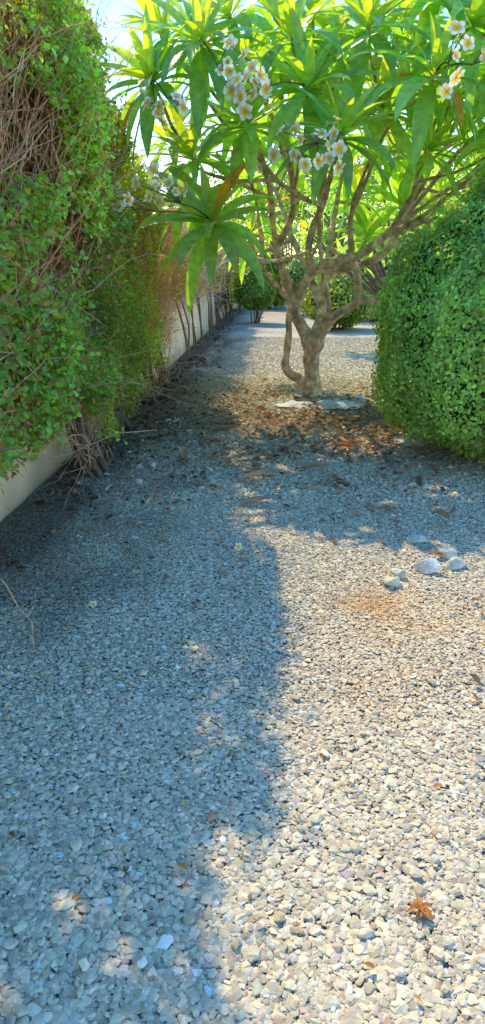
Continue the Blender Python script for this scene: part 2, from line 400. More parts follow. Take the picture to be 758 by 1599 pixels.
def hedge_shrub(y0, y1, base, label, leaf='bright', n_leaf=20000, size=.042, zlow=.45, bare=.42, n_twig=1400, twig_c=BROWN, detail=True, stems=5, seed=0, twig_low=.5, lean=.3, patch=.35, group='shrubs of the hedge along the wall'):
    r = np.random.default_rng(500 + seed)
    root = empty('hedge_shrub', base); tag(root, label, 'hedge shrub', group)
    bx, by, _ = base
    # main stems, each of its own
    for k in range(stems):
        a = Acc()
        tx = -1.85 + r.uniform(-.35, .12); ty = by + r.uniform(-lean, lean) * 1.8; tz = r.uniform(2.0, 2.8)
        s = np.array([bx + r.uniform(-.10, .10), by + r.uniform(-.16, .16), -.03])
        pts = [s]
        for t in (.12, .3, .55, .8, 1):
            pts.append(s + (np.array([tx, ty, tz]) - s) * np.array([t ** (.75 if detail else 1.8), t, t]) + r.normal(0, .035, 3))
        c = catmull(pts, 5); rad = np.linspace(r.uniform(.018, .03), .008, len(c))
        c[:, 0] = np.where(c[:, 2] < 1.15, np.maximum(c[:, 0], -1.70), c[:, 0])
        tubes(a, c[None], rad[None], np.array([[.19, .135, .10]]) * r.uniform(.7, 1.2), 6)
        a.build('stem', M_twig, root, base, smooth=True)
    # twigs
    a = Acc(); n = n_twig
    y = r.uniform(y0 - .1, y1 + .1, n); z = twig_low + (hedge_top(y) - twig_low) * r.random(n) ** .9
    S = np.c_[hedge_front(y, z) - r.exponential(.22, n) - .13, y, z - .25]
    D = nrm(np.c_[r.normal(.04, .25, n), r.normal(0, .5, n), r.normal(.85, .4, n)])
    Lh = r.uniform(.35, 1.0, n); bend = np.c_[r.normal(.03, .12, n), r.normal(0, .14, n), r.normal(-.1, .16, n)]
    W = S[:, None] + wig(n, 7, D, Lh, bend, .035, r)
    over = np.clip(W[..., 2] - (hedge_top(W[..., 1].ravel()).reshape(W.shape[:2]) + .03), 0, None)
    W[..., 2] -= over
    rad = np.linspace(1, .45, 7)[None] * r.uniform(.002, .005, n)[:, None]
    cc = twig_c[None] * r.uniform(.55, 1.35, (n, 1)) * np.array([1, 1, 1])
    tubes(a, W, rad, cc, 3)
    if zlow > .3 and detail:      # bare arching twigs low down, before the wall
        n = 34
        S = np.c_[bx + r.normal(0, .06, n), by + r.normal(0, .10, n), r.uniform(.0, .3, n)]
        D = nrm(np.c_[r.normal(-.05, .18, n), r.normal(-.25, .75, n), r.normal(.65, .3, n)])
        W = S[:, None] + wig(n, 9, D, r.uniform(.35, 1.1, n), np.c_[r.normal(0, .05, n), r.normal(-.1, .2, n), r.normal(-.25, .15, n)], .03, r)
        W[..., 0] = np.clip(W[..., 0], -1.735, -1.02); W[..., 2] = np.clip(W[..., 2], .0, None)
        tubes(a, W, np.linspace(1, .4, 9)[None] * r.uniform(.002, .006, n)[:, None], BROWN[None] * r.uniform(.5, 1.2, (n, 1)), 4)
    tag(a.build('twigs', M_twig, root, base), kind='stuff')
    # leaves: clumps by noise, thin where the twigs show
    a = Acc(); m_ = int(n_leaf * 2.6)
    y = r.uniform(y0 - .12, y1 + .12, m_); top = hedge_top(y); z = r.random(m_) ** .92 * (top - zlow) + zlow
    zl = zlow + (vnoise(np.c_[y * 3, 0 * y, 0 * y], 41) - .5) * .5
    d = r.exponential(.17, m_) - np.where(r.random(m_) < .06, r.uniform(0, .14, m_), 0); xf = hedge_front(y, z)
    # round the top edge
    edge = np.clip((z - (top - .35)) / .35, 0, 1); xf = xf - edge ** 2 * .28
    deep = r.random(m_) < .4; d = np.where(deep, r.uniform(.15, 1.0, m_), d)
    x = xf + .05 - d
    cl = vnoise(np.c_[x * 2.2, y * 2.2, z * 2.0], 51 + seed % 3) * .6 + vnoise(np.c_[x * 6, y * 6, z * 6], 52) * .4
    dead = (vnoise(np.c_[0 * x, y * 1.25 + 3, z * 1.25], 57))          # broad bare patches
    bareband = np.exp(-((z - 2.12 - .5 * (vnoise(np.c_[y * 1.3, 0 * y, 0 * y], 58) - .5)) / .30) ** 2) * (.10 + .24 * vnoise(np.c_[y * 1.6, 0 * y, z], 59)) + np.exp(-((z - 2.9) / .28) ** 2) * .20 * vnoise(np.c_[y * 1.9, z * 2, 0 * y], 60)
    keep = (cl > bare + .04 + (dead - .5) * patch + bareband * (y < 9)) | (d > .42)
    # openings in the hedge that let patches of sun through onto the stones
    for gx, gy, gr in ((-.50, 1.28, .065), (-.62, 1.02, .08), (-.12, 1.47, .07), (-.35, 1.15, .05), (-.80, 5.2, .04), (-.2, 3.6, .02)):
        fx = x + SX * z; fy = y - SY * z
        keep &= ~(np.hypot(fx - gx, (fy - gy) * .8) < gr)
    keep &= (z > zl)
    i = np.flatnonzero(keep)[:n_leaf]; n = len(i)
    Pn = np.c_[x, y, z][i]
    Nn = nrm(np.c_[r.normal(.55, .5, n), r.normal(-.15, .6, n), r.normal(.55, .5, n)])
    T = nrm(np.c_[r.normal(.3, .5, n), r.normal(0, .7, n), r.normal(-.25, .6, n)])
    X, Y, Z = axes(Nn, T)
    tone = vnoise(Pn * 1.7, 61)
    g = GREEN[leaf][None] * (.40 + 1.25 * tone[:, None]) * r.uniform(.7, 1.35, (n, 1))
    g = g * np.where(d[i] > .3, .45, 1.0)[:, None] * (1 + r.normal(0, .12, (n, 3)))  # inner leaves darkened: the shade inside the hedge put into their colour
    g = np.clip(g, .004, 1)
    yel = (r.random(n) < .05 + .10 * (tone > .62))
    g = np.where(yel[:, None], np.array([[.40, .38, .03]]) * r.uniform(.7, 1.2, (n, 1)), g)
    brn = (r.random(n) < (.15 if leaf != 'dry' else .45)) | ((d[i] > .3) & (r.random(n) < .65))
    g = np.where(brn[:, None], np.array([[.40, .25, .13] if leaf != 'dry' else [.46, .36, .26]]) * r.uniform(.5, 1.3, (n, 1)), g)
    S = size * r.uniform(.6, 1.35, n) * np.where(d[i] > .3, 1.9, 1)
    S = np.c_[S * r.uniform(.8, 1.25, n), S, S]
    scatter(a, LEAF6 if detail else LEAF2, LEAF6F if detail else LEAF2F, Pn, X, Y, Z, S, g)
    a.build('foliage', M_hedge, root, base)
    return root

hedge_shrub(.2, 2.6, (-1.5, 1.4, 0), 'bushy green hedge shrub at the camera end of the row, its shade on the gravel', n_leaf=15000, size=.055, n_twig=400, bare=.34, seed=1, detail=False)
hedge_shrub(2.6, 4.2, (-1.62, 2.9, 0), 'leafy hedge shrub cut off by the edge of the picture beside the bare beige wall', n_leaf=19000, size=.043, n_twig=800, bare=.38, seed=2)
hedge_shrub(4.2, 6.0, (-1.42, 5.2, 0), 'tall hedge shrub with bright green skirt and bare stems in front of the beige wall', n_leaf=38000, size=.043, n_twig=1100, zlow=.46, bare=.38, patch=.3, seed=3, stems=6, lean=.35)
hedge_shrub(5.75, 7.6, (-1.48, 6.7, 0), 'dark hedge shrub leafy right down to the earth, hiding the wall', leaf='dark', n_leaf=42000, size=.036, zlow=.10, n_twig=600, bare=.33, patch=.32, seed=4, twig_low=.2)
hedge_shrub(7.3, 9.2, (-1.5, 8.3, 0), 'dark small leaved hedge shrub beside the twiggy bare one', leaf='dark', n_leaf=36000, size=.036, zlow=.35, n_twig=700, bare=.33, patch=.32, seed=5, twig_low=.3)
hedge_shrub(9.1, 11.2, (-1.55, 9.8, 0), 'brown twiggy hedge shrub with thick dark stems and few leaves', leaf='dry', n_leaf=7000, size=.035, zlow=.9, n_twig=1700, bare=.50, seed=6, stems=7, twig_low=.55, lean=.25)
DRY = np.array([.80, .67, .56])
hedge_shrub(11.2, 13.2, (-1.55, 12.2, 0), 'dry greyish hedge shrub over the wall, between the brown twiggy one and the forked trunk', leaf='dry', n_leaf=9000, size=.05, zlow=1.0, n_twig=2400, twig_c=DRY, bare=.44, seed=7, stems=2, twig_low=1.05, detail=False)
hedge_shrub(13.2, 15.6, (-1.56, 14.3, 0), 'dry pale hedge shrub on a forked leaning trunk in front of the wall', leaf='dry', n_leaf=9000, size=.055, zlow=1.0, n_twig=2400, twig_c=DRY, bare=.44, seed=8, stems=4, twig_low=1.05, detail=False, lean=.12)
hedge_shrub(15.6, 18.2, (-1.52, 17.2, 0), 'pale dry hedge shrub on a thin trunk further down the path', leaf='dry', n_leaf=9000, size=.06, zlow=.98, n_twig=2000, twig_c=DRY, bare=.44, seed=9, stems=3, twig_low=1.0, detail=False, lean=.12)
hedge_shrub(18.2, 20.6, (-1.48, 19.2, 0), 'dry hedge shrub on a bundle of grey stems at the end of the visible wall', leaf='dry', n_leaf=9000, size=.06, zlow=.98, n_twig=1800, twig_c=DRY, bare=.44, seed=10, stems=5, twig_low=1.0, detail=False, lean=.12)
hedge_shrub(20.6, 23.4, (-1.40, 22.1, 0), 'reddish brown bare stemmed hedge shrub behind the small round bush', leaf='dry', n_leaf=9000, size=.07, zlow=1.1, n_twig=1800, twig_c=np.array([.26, .14, .09]), bare=.42, seed=11, stems=8, twig_low=.3, detail=False)
hedge_shrub(23.4, 30, (-1.3, 26.5, 0), 'golden green hedge shrub closing the far end of the row', leaf='gold', n_leaf=16000, size=.10, zlow=.3, n_twig=700, bare=.32, seed=12, stems=4, twig_low=.3, detail=False)

# ------------------------------------------------------------------ frangipani tree
TB = np.array([.50, 8.88, 0.])
LIMBS = {
 'trunk': ([(.50, 8.86, -.06, .150), (.50, 8.87, .06, .125), (.485, 8.88, .28, .108), (.475, 8.88, .48, .106), (.485, 8.88, .68, .115)]),
 'sucker': ([(.46, 8.86, .10, .075), (.32, 8.80, .22, .062), (.16, 8.76, .36, .052), (.165, 8.76, .62, .045), (.18, 8.78, .95, .042), (.20, 8.82, 1.14, .05)]),
 'left': ([(.485, 8.88, .62, .10), (.35, 8.84, .86, .088), (.22, 8.80, 1.14, .080), (.17, 8.76, 1.32, .068), (.06, 8.70, 1.62, .055), (.00, 8.66, 1.86, .052)]),
 'left_a': ([(.02, 8.68, 1.80, .05), (-.02, 8.60, 1.98, .045), (-.05, 8.50, 2.25, .04), (-.14, 8.2, 2.6, .034), (-.25, 7.8, 2.9, .03)]),
 'left_b': ([(.02, 8.68, 1.80, .052), (.14, 8.64, 2.02, .05), (.20, 8.60, 2.28, .045), (.14, 8.3, 2.65, .038), (.05, 7.9, 3.0, .03)]),
 'thin_left': ([(.20, 8.80, 1.18, .05), (.06, 8.72, 1.30, .04), (-.10, 8.6, 1.50, .036), (-.25, 8.5, 1.68, .034), (-.28, 8.48, 1.82, .026), (-.36, 8.4, 2.0, .02)]),
 'thin_up': ([(-.22, 8.52, 1.64, .03), (-.16, 8.5, 1.74, .028), (-.18, 8.45, 2.0, .026), (-.24, 8.3, 2.35, .024), (-.4, 8.0, 2.7, .022)]),
 'cross': ([(.24, 8.82, 1.10, .085), (.34, 8.74, 1.36, .078), (.46, 8.62, 1.54, .072), (.66, 8.50, 1.62, .068), (.90, 8.40, 1.68, .062), (1.10, 8.34, 1.80, .05), (1.26, 8.25, 1.95, .04), (1.45, 8.0, 2.3, .03)]),
 'cross_up': ([(.44, 8.62, 1.52, .062), (.38, 8.55, 1.72, .055), (.42, 8.45, 1.98, .05), (.52, 8.3, 2.25, .042), (.60, 8.0, 2.6, .034), (.62, 7.6, 2.9, .028)]),
 'right': ([(.485, 8.88, .62, .11), (.60, 8.82, .84, .094), (.72, 8.76, .98, .076), (.88, 8.68, 1.10, .062), (1.04, 8.60, 1.20, .055), (1.17, 8.56, 1.20, .045), (1.26, 8.54, 1.17, .04)]),
 'right_up': ([(1.02, 8.60, 1.18, .046), (.97, 8.56, 1.36, .044), (.93, 8.5, 1.58, .042), (.86, 8.42, 1.85, .038), (.84, 8.3, 2.15, .034), (.92, 8.0, 2.5, .03)]),
 'slim_up': ([(.66, 8.76, .96, .05), (.66, 8.70, 1.08, .040), (.60, 8.64, 1.35, .036), (.54, 8.58, 1.62, .034), (.50, 8.5, 2.0, .03), (.46, 8.35, 2.35, .026), (.40, 7.9, 2.8, .024)]),
 'back': ([(.55, 8.96, .78, .085), (.60, 9.06, .98, .082), (.60, 9.14, 1.22, .072), (.66, 9.2, 1.46, .064), (.86, 9.24, 1.55, .058), (1.10, 9.24, 1.60, .053), (1.34, 9.2, 1.72, .047), (1.48, 9.1, 1.94, .043), (1.56, 8.95, 2.2, .038), (1.7, 8.7, 2.5, .032)]),
 'back_left': ([(.60, 9.10, 1.1, .06), (.40, 9.3, 1.5, .05), (.2, 9.6, 2.0, .042), (0, 9.9, 2.5, .034), (-.3, 10.1, 2.9, .028)]),
 'back_mid': ([(.64, 9.2, 1.42, .055), (.7, 9.5, 1.9, .046), (.8, 9.9, 2.4, .038), (.9, 10.3, 2.9, .03)]),
 'fan_a': ([(1.50, 9.08, 1.98, .036), (1.75, 8.8, 2.08, .030), (2.1, 8.5, 2.18, .027), (2.5, 8.3, 2.36, .025), (2.9, 8.1, 2.62, .024)]),
 'fan_b': ([(1.52, 9.02, 2.06, .042), (1.8, 8.9, 2.3, .034), (2.2, 8.8, 2.55, .030), (2.6, 8.7, 2.85, .026)]),
 'fan_c': ([(1.54, 8.98, 2.12, .04), (1.75, 8.6, 2.45, .034), (1.95, 8.2, 2.75, .030), (2.2, 7.8, 3.0, .026)]),
 'fan_d': ([(1.2, 8.28, 1.88, .04), (1.6, 8.1, 2.1, .034), (2.0, 7.8, 2.45, .03), (2.35, 7.5, 2.8, .026)]),
 'top': ([(.5, 8.3, 2.2, .04), (.55, 8.5, 2.8, .036), (.6, 8.7, 3.4, .03)]),
}
tree = empty('frangipani_tree', TB)
tag(tree, 'frangipani tree with long glossy leaves, white yellow-eyed blossoms and a grey forking trunk', 'tree')
nodes, nrad = [], []
wood = Acc()
for nm, pts in LIMBS.items():
    p = np.array(pts); c4 = catmull(p, 6)
    c, rad = c4[:, :3], c4[:, 3] * np.where(c4[:, 2] > .75, .88, 1.0)
    c = c + (vnoise(c * 5, 70)[:, None] - .5) * .03 * (c[:, 2:3] > .3)
    rad = rad * (1 + .16 * (vnoise(c * 9, 71) - .5))
    tubes(wood, c[None], rad[None], np.ones((1, 3)), 10)
    ok = c[:, 2] > 1.75
    nodes += list(c[ok]); nrad += list(rad[ok])

# rosettes: the ones the picture shows large, then a spread over the crown
AX0 = np.array([.75, 8.7, 1.6])
HAND = [(-.58, 6.6, 1.97), (-1.10, 6.7, 3.10), (.52, 6.25, 2.60), (1.26, 6.4, 3.05), (-.26, 6.9, 2.80), (-.80, 7.0, 2.55), (-1.05, 7.1, 3.55),
        (.10, 6.9, 3.45), (.75, 6.8, 3.50), (1.35, 6.9, 3.75), (1.95, 6.9, 3.3), (2.1, 7.0, 2.75), (-.30, 8.3, 1.98), (-.45, 7.0, 3.65), (.95, 7.1, 2.95), (.25, 6.6, 3.0), (1.6, 6.6, 3.45), (-.65, 6.6, 3.35)]
tips = [np.array(h) for h in HAND]
tries = 0
SUNNY = ((.05, 8.5), (.1, 7.7), (.4, 7.0), (.9, 6.5), (1.1, 9.2))
while len(tips) < 98 and tries < 60000:
    tries += 1
    d = rdir(1)[0]
    if d[2] < -.02: continue
    q = np.array([.72, 8.75, 1.95]) + d * np.array([2.75, 2.5, 2.3]) * rng.uniform(.72, 1.0)
    if q[1] < 7.2 and (q[2] < 2.9 or (q[0] < -.3 and q[2] < 3.6)): continue
    if q[1] < 7.8 and q[2] < 2.2: continue
    if q[0] < -1.15 or (q[0] < -.7 and q[1] < 8 and q[2] > 3.9): continue
    if any(math.hypot(q[0] + SX * q[2] - sx_, q[1] - SY * q[2] - sy_) < .66 for sx_, sy_ in SUNNY): continue
    if min(np.linalg.norm(q - t) for t in tips) < .43: continue
    tips.append(q)
NH = len(HAND)
axs = []
order = sorted(range(len(tips)), key=lambda i: np.linalg.norm(tips[i] - AX0))
axis = {}
for i in order:
    t = tips[i]; o = t - AX0
    ax = nrm(np.array([o[0] * .28, o[1] * .28, .8 + .15 * o[2]]) + rng.normal(0, .12, 3))
    if i == 0: ax = nrm(np.array([-.15, -.75, .75]))
    if i in (2, 3): ax = nrm(np.array([.1, -.45, .9]))
    axis[i] = ax
    A = np.array(nodes); dd = t - A; dist = np.linalg.norm(dd, axis=1)
    cost = dist + .8 * np.linalg.norm(A - AX0, axis=1) + np.clip(A[:, 2] - t[2] + .05, 0, None) * 3 + np.clip(-(dd * nrm(o)[None]).sum(1), 0, None) * 2
    j = int(np.argmin(cost)); s = A[j]; L_ = dist[j]
    c1 = s + (t - s) * .4 + np.array([0, 0, -.10 * L_]) + rng.normal(0, .04, 3) * L_
    c2 = t - ax * .30 * L_
    u = np.linspace(0, 1, 12)[:, None]
    c = (1 - u) ** 3 * s + 3 * (1 - u) ** 2 * u * c1 + 3 * (1 - u) * u ** 2 * c2 + u ** 3 * t
    c += (vnoise(c * 4, 72)[:, None] - .5) * .04 * np.sin(u * math.pi)
    r0 = min(nrad[j] * .9, .018 + .009 * L_)
    rad = np.linspace(r0, .017, 12); rad[-1] = .021
    tubes(wood, c[None], rad[None], np.ones((1, 3)), 8)
    nodes += list(c[2:]); nrad += list(rad[2:])

# one skin for trunk and limbs: voxel remesh welds the joints
me = wood.mesh('trunk', TB); tmp = bpy.data.objects.new('trunk', me); COL.objects.link(tmp)
md = tmp.modifiers.new('weld', 'REMESH'); md.mode = 'VOXEL'; md.voxel_size = .0125; md.use_smooth_shade = True
sm = tmp.modifiers.new('smooth', 'SMOOTH'); sm.factor = .5; sm.iterations = 2
dg = bpy.context.evaluated_depsgraph_get()
me2 = bpy.data.meshes.new_from_object(tmp.evaluated_get(dg)); tmp.modifiers.clear(); tmp.data = me2; me2.name = 'trunk'
nn_ = np.empty(len(me2.vertices) * 3, np.float32); me2.vertices.foreach_get('normal', nn_); nn_ = nn_.reshape(-1, 3)
vv = np.empty(len(me2.vertices) * 3, np.float32); me2.vertices.foreach_get('co', vv); vv = vv.reshape(-1, 3)
k_ = (vnoise(vv * 7, 81) - .5) * .034 + (vnoise(vv * 18, 82) - .5) * .016 + np.clip(vnoise(vv * np.array([9, 9, 5]), 83) - .72, 0, 1) * .07
k_ *= np.clip(1.9 - vv[:, 2] * .6, .2, 1) * .75
me2.vertices.foreach_set('co', (vv + nn_ * k_[:, None]).astype(np.float32).ravel()); me2.update()
while me2.attributes.get('col'): me2.attributes.remove(me2.attributes['col'])
nv = len(me2.vertices); vv = np.empty(nv * 3, np.float32); me2.vertices.foreach_get('co', vv); vv = vv.reshape(-1, 3)
bc = np.array([[.60, .42, .29]]) * (.8 + .5 * vnoise(vv * 3.1, 73)[:, None])
up = np.clip((vv[:, 2:3] - 1.5) / 1.2, 0, 1)
bc = bc * (1 - up * .35) + np.array([[.44, .35, .25]]) * up * .35
spt = (vnoise(vv * 16, 74) > .78)[:, None]; bc = np.where(spt, bc * 1.35, bc)
at_ = me2.attributes.new('col', 'FLOAT_COLOR', 'POINT')
at_.data.foreach_set('color', np.c_[bc, np.ones(nv)].astype(np.float32).ravel())
me2.materials.clear(); me2.materials.append(M_bark)
tmp.parent = tree

def big_leaf(acc, p, d, n, length, width, droop, c, fold=.25, curl=0., segs=9):
    """a long frangipani leaf from p along d, face n, bending down by droop"""
    d = d / np.linalg.norm(d); x = np.cross(d, n); x /= max(np.linalg.norm(x), 1e-6); n = np.cross(x, d)
    pts = [np.array(p, float)]; dirs = [d]; cur = d.copy()
    st = length / segs
    for i in range(segs):
        g = np.array([0, 0, -1.0]); g = g - cur * (g @ cur)
        cur = cur + g * droop / segs * (.4 + 1.2 * i / segs) + n * curl / segs
        cur /= np.linalg.norm(cur)
        pts.append(pts[-1] + cur * st); dirs.append(cur.copy())
    V, UV = [], []
    us = (-1, -.5, 0, .5, 1)
    ph = random.random() * 6
    for i, (q, t) in enumerate(zip(pts, dirs)):
        v = i / segs
        wv = width * .5 * (max(.0, math.sin(math.pi * min(1, v ** .78 * .96 + .03))) ** .8) if v > .1 else width * .5 * (.07 + v * 1.6)
        if i == segs: wv = width * .02
        nn = np.cross(x, t); nn /= np.linalg.norm(nn)
        for u in us:
            wav = .05 * math.sin(ph + v * 11 + (2 if u > 0 else 0)) * abs(u)
            V.append(q + x * u * wv + nn * (abs(u) * fold + wav) * wv); UV.append((u, v))
    F = []
    k = 5
    for i in range(segs):
        for j in range(k - 1):
            a_ = i * k + j; F += [(a_, a_ + 1, a_ + k + 1), (a_, a_ + k + 1, a_ + k)]
    acc.add(V, F, c, UV)

def rosette(acc, t, ax, n, length, hang=1.0):
    ref = np.array([1., 0, 0]) if abs(ax[0]) < .8 else np.array([0, 1., 0])
    e1 = np.cross(ax, ref); e1 /= np.linalg.norm(e1); e2 = np.cross(ax, e1)
    ph = random.random() * 6.28
    for i in range(n):
        a_ = ph + i * 2.39996 + random.gauss(0, .12); f = (i + .5) / n     # 0 young, 1 old
        pol = math.radians(14 + 92 * f ** .85 + random.gauss(0, 7))
        rad = math.cos(a_) * e1 + math.sin(a_) * e2
        d = math.cos(pol) * ax + math.sin(pol) * rad
        nn = math.sin(pol) * ax - math.cos(pol) * rad
        nn = nn + np.array([0, 0, .25])
        ln = length * (.62 + .5 * min(1, f * 2.2)) * random.uniform(.82, 1.12)
        p = t - ax * (.09 * f) + rad * .018
        tone = random.uniform(.75, 1.25)
        c = np.array([.13 + .12 * (1 - f) ** 2, .44 + .08 * (1 - f) ** 2, .15]) * tone
        if random.random() < .018: c = np.array([.30, .24, .03])
        big_leaf(acc, p, d, nn, ln, ln * random.uniform(.175, .225), hang * (.45 + 1.15 * f) * random.uniform(.7, 1.3), c, fold=random.uniform(.12, .34))

for i, t in enumerate(tips):
    a = Acc()
    if i == 12: rosette(a, t, np.array([-.2, -.3, .93]), 9, .33)
    elif i < NH: rosette(a, t, axis[i], random.randint(24, 29), random.uniform(.56, .67), 1.0)
    else: rosette(a, t, axis[i], random.randint(16, 20), random.uniform(.48, .58), .9)
    a.build('leaf_rosette', M_frang, tree, TB, smooth=True)

# blossoms
def flower_mesh(cup=1., wide=1., fade=0.):
    a = Acc()
    for k in range(5):
        an = k * 2 * math.pi / 5
        R2 = np.array([[math.cos(an), -math.sin(an), 0], [math.sin(an), math.cos(an), 0], [0, 0, 1]])
        V, C = [], []
        rows = 6
        for i in range(rows):
            v = i / (rows - 1)
            wv = [.10, .22, .34, .40, .33, .08][i]
            for u in (-1, -.33, .33, 1):
                rr = .06 + v * .94 * wide; V.append((rr, u * wv * (.55 + .45 * wide) + .12 * v, cup * (.28 * v - .20 * v * v) + .16 * u * wv + .05 * math.sin(v * 3 + k)))
                f = max(0, min(1, (v - .32) / .26)); C.append(np.array([.90, .56, .02]) * (1 - f) + np.array([.95 - .08 * fade, .93 - .20 * fade, .84 - .42 * fade]) * f)
        F = []
        for i in range(rows - 1):
            for j in range(3):
                b = i * 4 + j; F += [(b, b + 1, b + 5), (b, b + 5, b + 4)]
        a.add(np.array(V) @ R2.T, F, np.array(C))
    # tube behind the face
    tubes(a, np.array([[(0, 0, .05), (0, 0, -.3), (0, 0, -.55)]], float), np.array([[.10, .06, .04]]), np.array([[.45, .50, .20]]), 6)
    me = a.mesh('flower', smooth=True); me.materials.append(M_petal); return me
FM = flower_mesh()
FMS = [FM, FM, flower_mesh(.4, 1.08), flower_mesh(5., .62), flower_mesh(2.2, .9), flower_mesh(-.8, 1., .8)]
CAM = np.array([0, 0, 1.55])
def at_px(px, py, Y):     # a point of the crown at depth Y
    f = 1066.; F_ = np.array(fw); R_ = np.array([math.cos(ps), math.sin(ps), 0]); U_ = np.cross(R_, F_)
    d = F_ + R_ * ((px - 379) / f) - U_ * ((py - 799.5) / f)
    return CAM + d * (Y / d[1])
CL = [  # where, spread (sideways, up), number, size
    ((-.22, 6.36, 3.02), (.13, .16), 12, .082), ((-.42, 6.45, 3.06), (.07, .14), 6, .08), ((-1.00, 6.4, 2.78), (.08, .07), 4, .078),
    ((-.84, 6.45, 2.86), (.05, .05), 3, .07), ((-.98, 6.3, 2.20), (.12, .10), 10, .078), ((-1.28, 6.3, 2.10), (.06, .09), 4, .075),
    ((.22, 6.05, 2.50), (.11, .16), 11, .08), ((.44, 6.0, 2.46), (.04, .14), 5, .078), ((1.36, 6.1, 3.12), (.05, .22), 6, .085), ((1.70, 6.3, 3.15), (.12, .08), 5, .08)]
for (p0, (sx, sz), n, s) in CL:
    p0 = np.array(p0) + (CAM - np.array(p0)) * .058; a = Acc()
    near = min(tips, key=lambda t: np.linalg.norm(t - p0))
    P0 = []
    for k in range(n):
        for _ in range(40):
            q = p0 + np.array([random.gauss(0, sx * .62), random.gauss(0, .05), random.gauss(0, sz * .55)])
            if all(np.linalg.norm(q - o) > s * 1.2 for o in P0): break
        P0.append(q)
    hub = p0 + (near - p0) * .35 + np.array([0, .05, -.03])
    tubes(a, catmull([near, near * .4 + hub * .6 + np.array([0, 0, .02]), hub], 4)[None], np.full((1, 9), .007), np.array([[.16, .19, .06]]), 5)
    for q in P0:
        tubes(a, catmull([hub, (hub + q) / 2 + np.array([0, .02, .01]), q + np.array([0, .03, 0])], 3)[None], np.full((1, 7), .0045), np.array([[.20, .24, .09]]), 4)
    for k in range(5):      # buds
        q = p0 + np.array([random.gauss(0, sx * .5), random.uniform(-.02, .06), random.uniform(0, sz)]); dv = nrm(q - hub)
        tubes(a, np.array([[hub, q, q + dv * .03, q + dv * .055]]), np.array([[.003, .004, .009, .002]]), np.array([[.62, .55, .40]]), 5)
    cl = a.build('flower_cluster', M_petal, tree, TB, smooth=True)
    for q in P0:
        fo = bpy.data.objects.new('flower', random.choice(FMS)); COL.objects.link(fo); fo.parent = cl
        fo.location = q - TB
        dv = Vector((q[0] - p0[0] + random.gauss(0, .10), -.14 + random.gauss(0, .07), (q[2] - p0[2]) * .7 + .03 + random.gauss(0, .05)))
        e = dv.to_track_quat('Z', 'Y').to_euler(); fo.rotation_euler = e
        fo.rotation_euler.rotate_axis('Z', random.random() * 6.28)
        k_ = s * .76 * random.uniform(.85, 1.15); fo.scale = (k_, k_, k_)

# ------------------------------------------------------------------ bushes
def bush(name, base, rad, h, zc, label, cat, mat, n, size, colr, seed, under=.15, core=.86, stems=6, lump=.12, new=.06, power=2.4, detail=True, group=None, gold=0., top_power=None):
    r = np.random.default_rng(900 + seed)
    base = np.array(base, float); root = empty(name, base); tag(root, label, cat, group)
    def surf(D):
        """distance of the clipped surface along unit direction D from the centre at zc"""
        hz = np.where(D[:, 2] > 0, h - zc, zc - under)
        pw = np.where(D[:, 2] > 0, top_power or power, power)
        q = (np.hypot(D[:, 0], D[:, 1]) / rad) ** pw + np.abs(D[:, 2] / hz) ** pw
        q = q ** (-1 / pw)
        lum = 1 + lump * (vnoise(D * 2.3 + seed, 11) - .5) + lump * .7 * (vnoise(D * 6 + seed, 12) - .5)
        return q * lum
    cen = base + np.array([0, 0, zc])
    a = Acc()
    # solid filler core, coloured dark for the shade inside the bush
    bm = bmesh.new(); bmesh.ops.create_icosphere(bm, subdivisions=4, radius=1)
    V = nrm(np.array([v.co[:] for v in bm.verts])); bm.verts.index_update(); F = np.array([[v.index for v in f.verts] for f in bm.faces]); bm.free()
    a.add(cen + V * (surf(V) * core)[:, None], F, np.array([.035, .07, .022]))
    D = rdir(n, r); dd = r.exponential(.045, n); k = surf(D)
    out_ = (r.random(n) < new); sh = k - np.clip(dd, 0, .2) * min(1, rad) + np.where(out_, r.uniform(0, .06, n) * min(1, rad), .0)
    Pn = cen + D * sh[:, None]
    Nn = nrm(D * .9 + r.normal(0, .45, (n, 3)) + np.array([0, 0, .35]))
    T = nrm(np.cross(D, r.normal(0, 1, (n, 3))) + np.array([0, 0, -.15]) + D * .25)
    X, Y, Z = axes(Nn, T)
    tone = vnoise(Pn * 3.0, 13) * .6 + vnoise(Pn * 9, 14) * .4
    C = np.array(colr)[None] * (.55 + .9 * tone[:, None]) * r.uniform(.65, 1.4, (n, 1))
    lite = out_ & (r.random(n) < .6)
    C = np.where(lite[:, None], np.array([[.28, .48, .08]]) * r.uniform(.7, 1.2, (n, 1)), C)
    C = np.where((r.random(n) < .022)[:, None], np.array([[.40, .28, .10]]), C)
    if gold: C = np.where((r.random(n) < gold)[:, None], np.array([[.20, .24, .03]]) * r.uniform(.7, 1.2, (n, 1)), C)
    S = size * r.uniform(.6, 1.3, n); S = np.c_[S * 1.15, S, S]
    scatter(a, LEAF6 if detail else LEAF2, LEAF6F if detail else LEAF2F, Pn, X, Y, Z, S, C)
    a.build('foliage', mat, root, base)
    for k in range(stems):
        a = Acc(); an = r.uniform(0, 6.28); rr = r.uniform(.05, .25) * rad
        s = base + np.array([math.cos(an) * rr, math.sin(an) * rr, -.04]); e = base + np.array([math.cos(an) * rad * r.uniform(.3, .75), math.sin(an) * rad * r.uniform(.3, .75), zc * r.uniform(.6, 1.0)])
        c = catmull([s, s * .6 + e * .4 + r.normal(0, .03, 3) * rad, e], 5)
        tubes(a, c[None], np.linspace(.03, .012, len(c))[None] * min(1.1, .5 + rad * .5), np.array([[.17, .115, .08]]), 6)
        a.build('stem', M_twig, root, base, smooth=True)
    return root

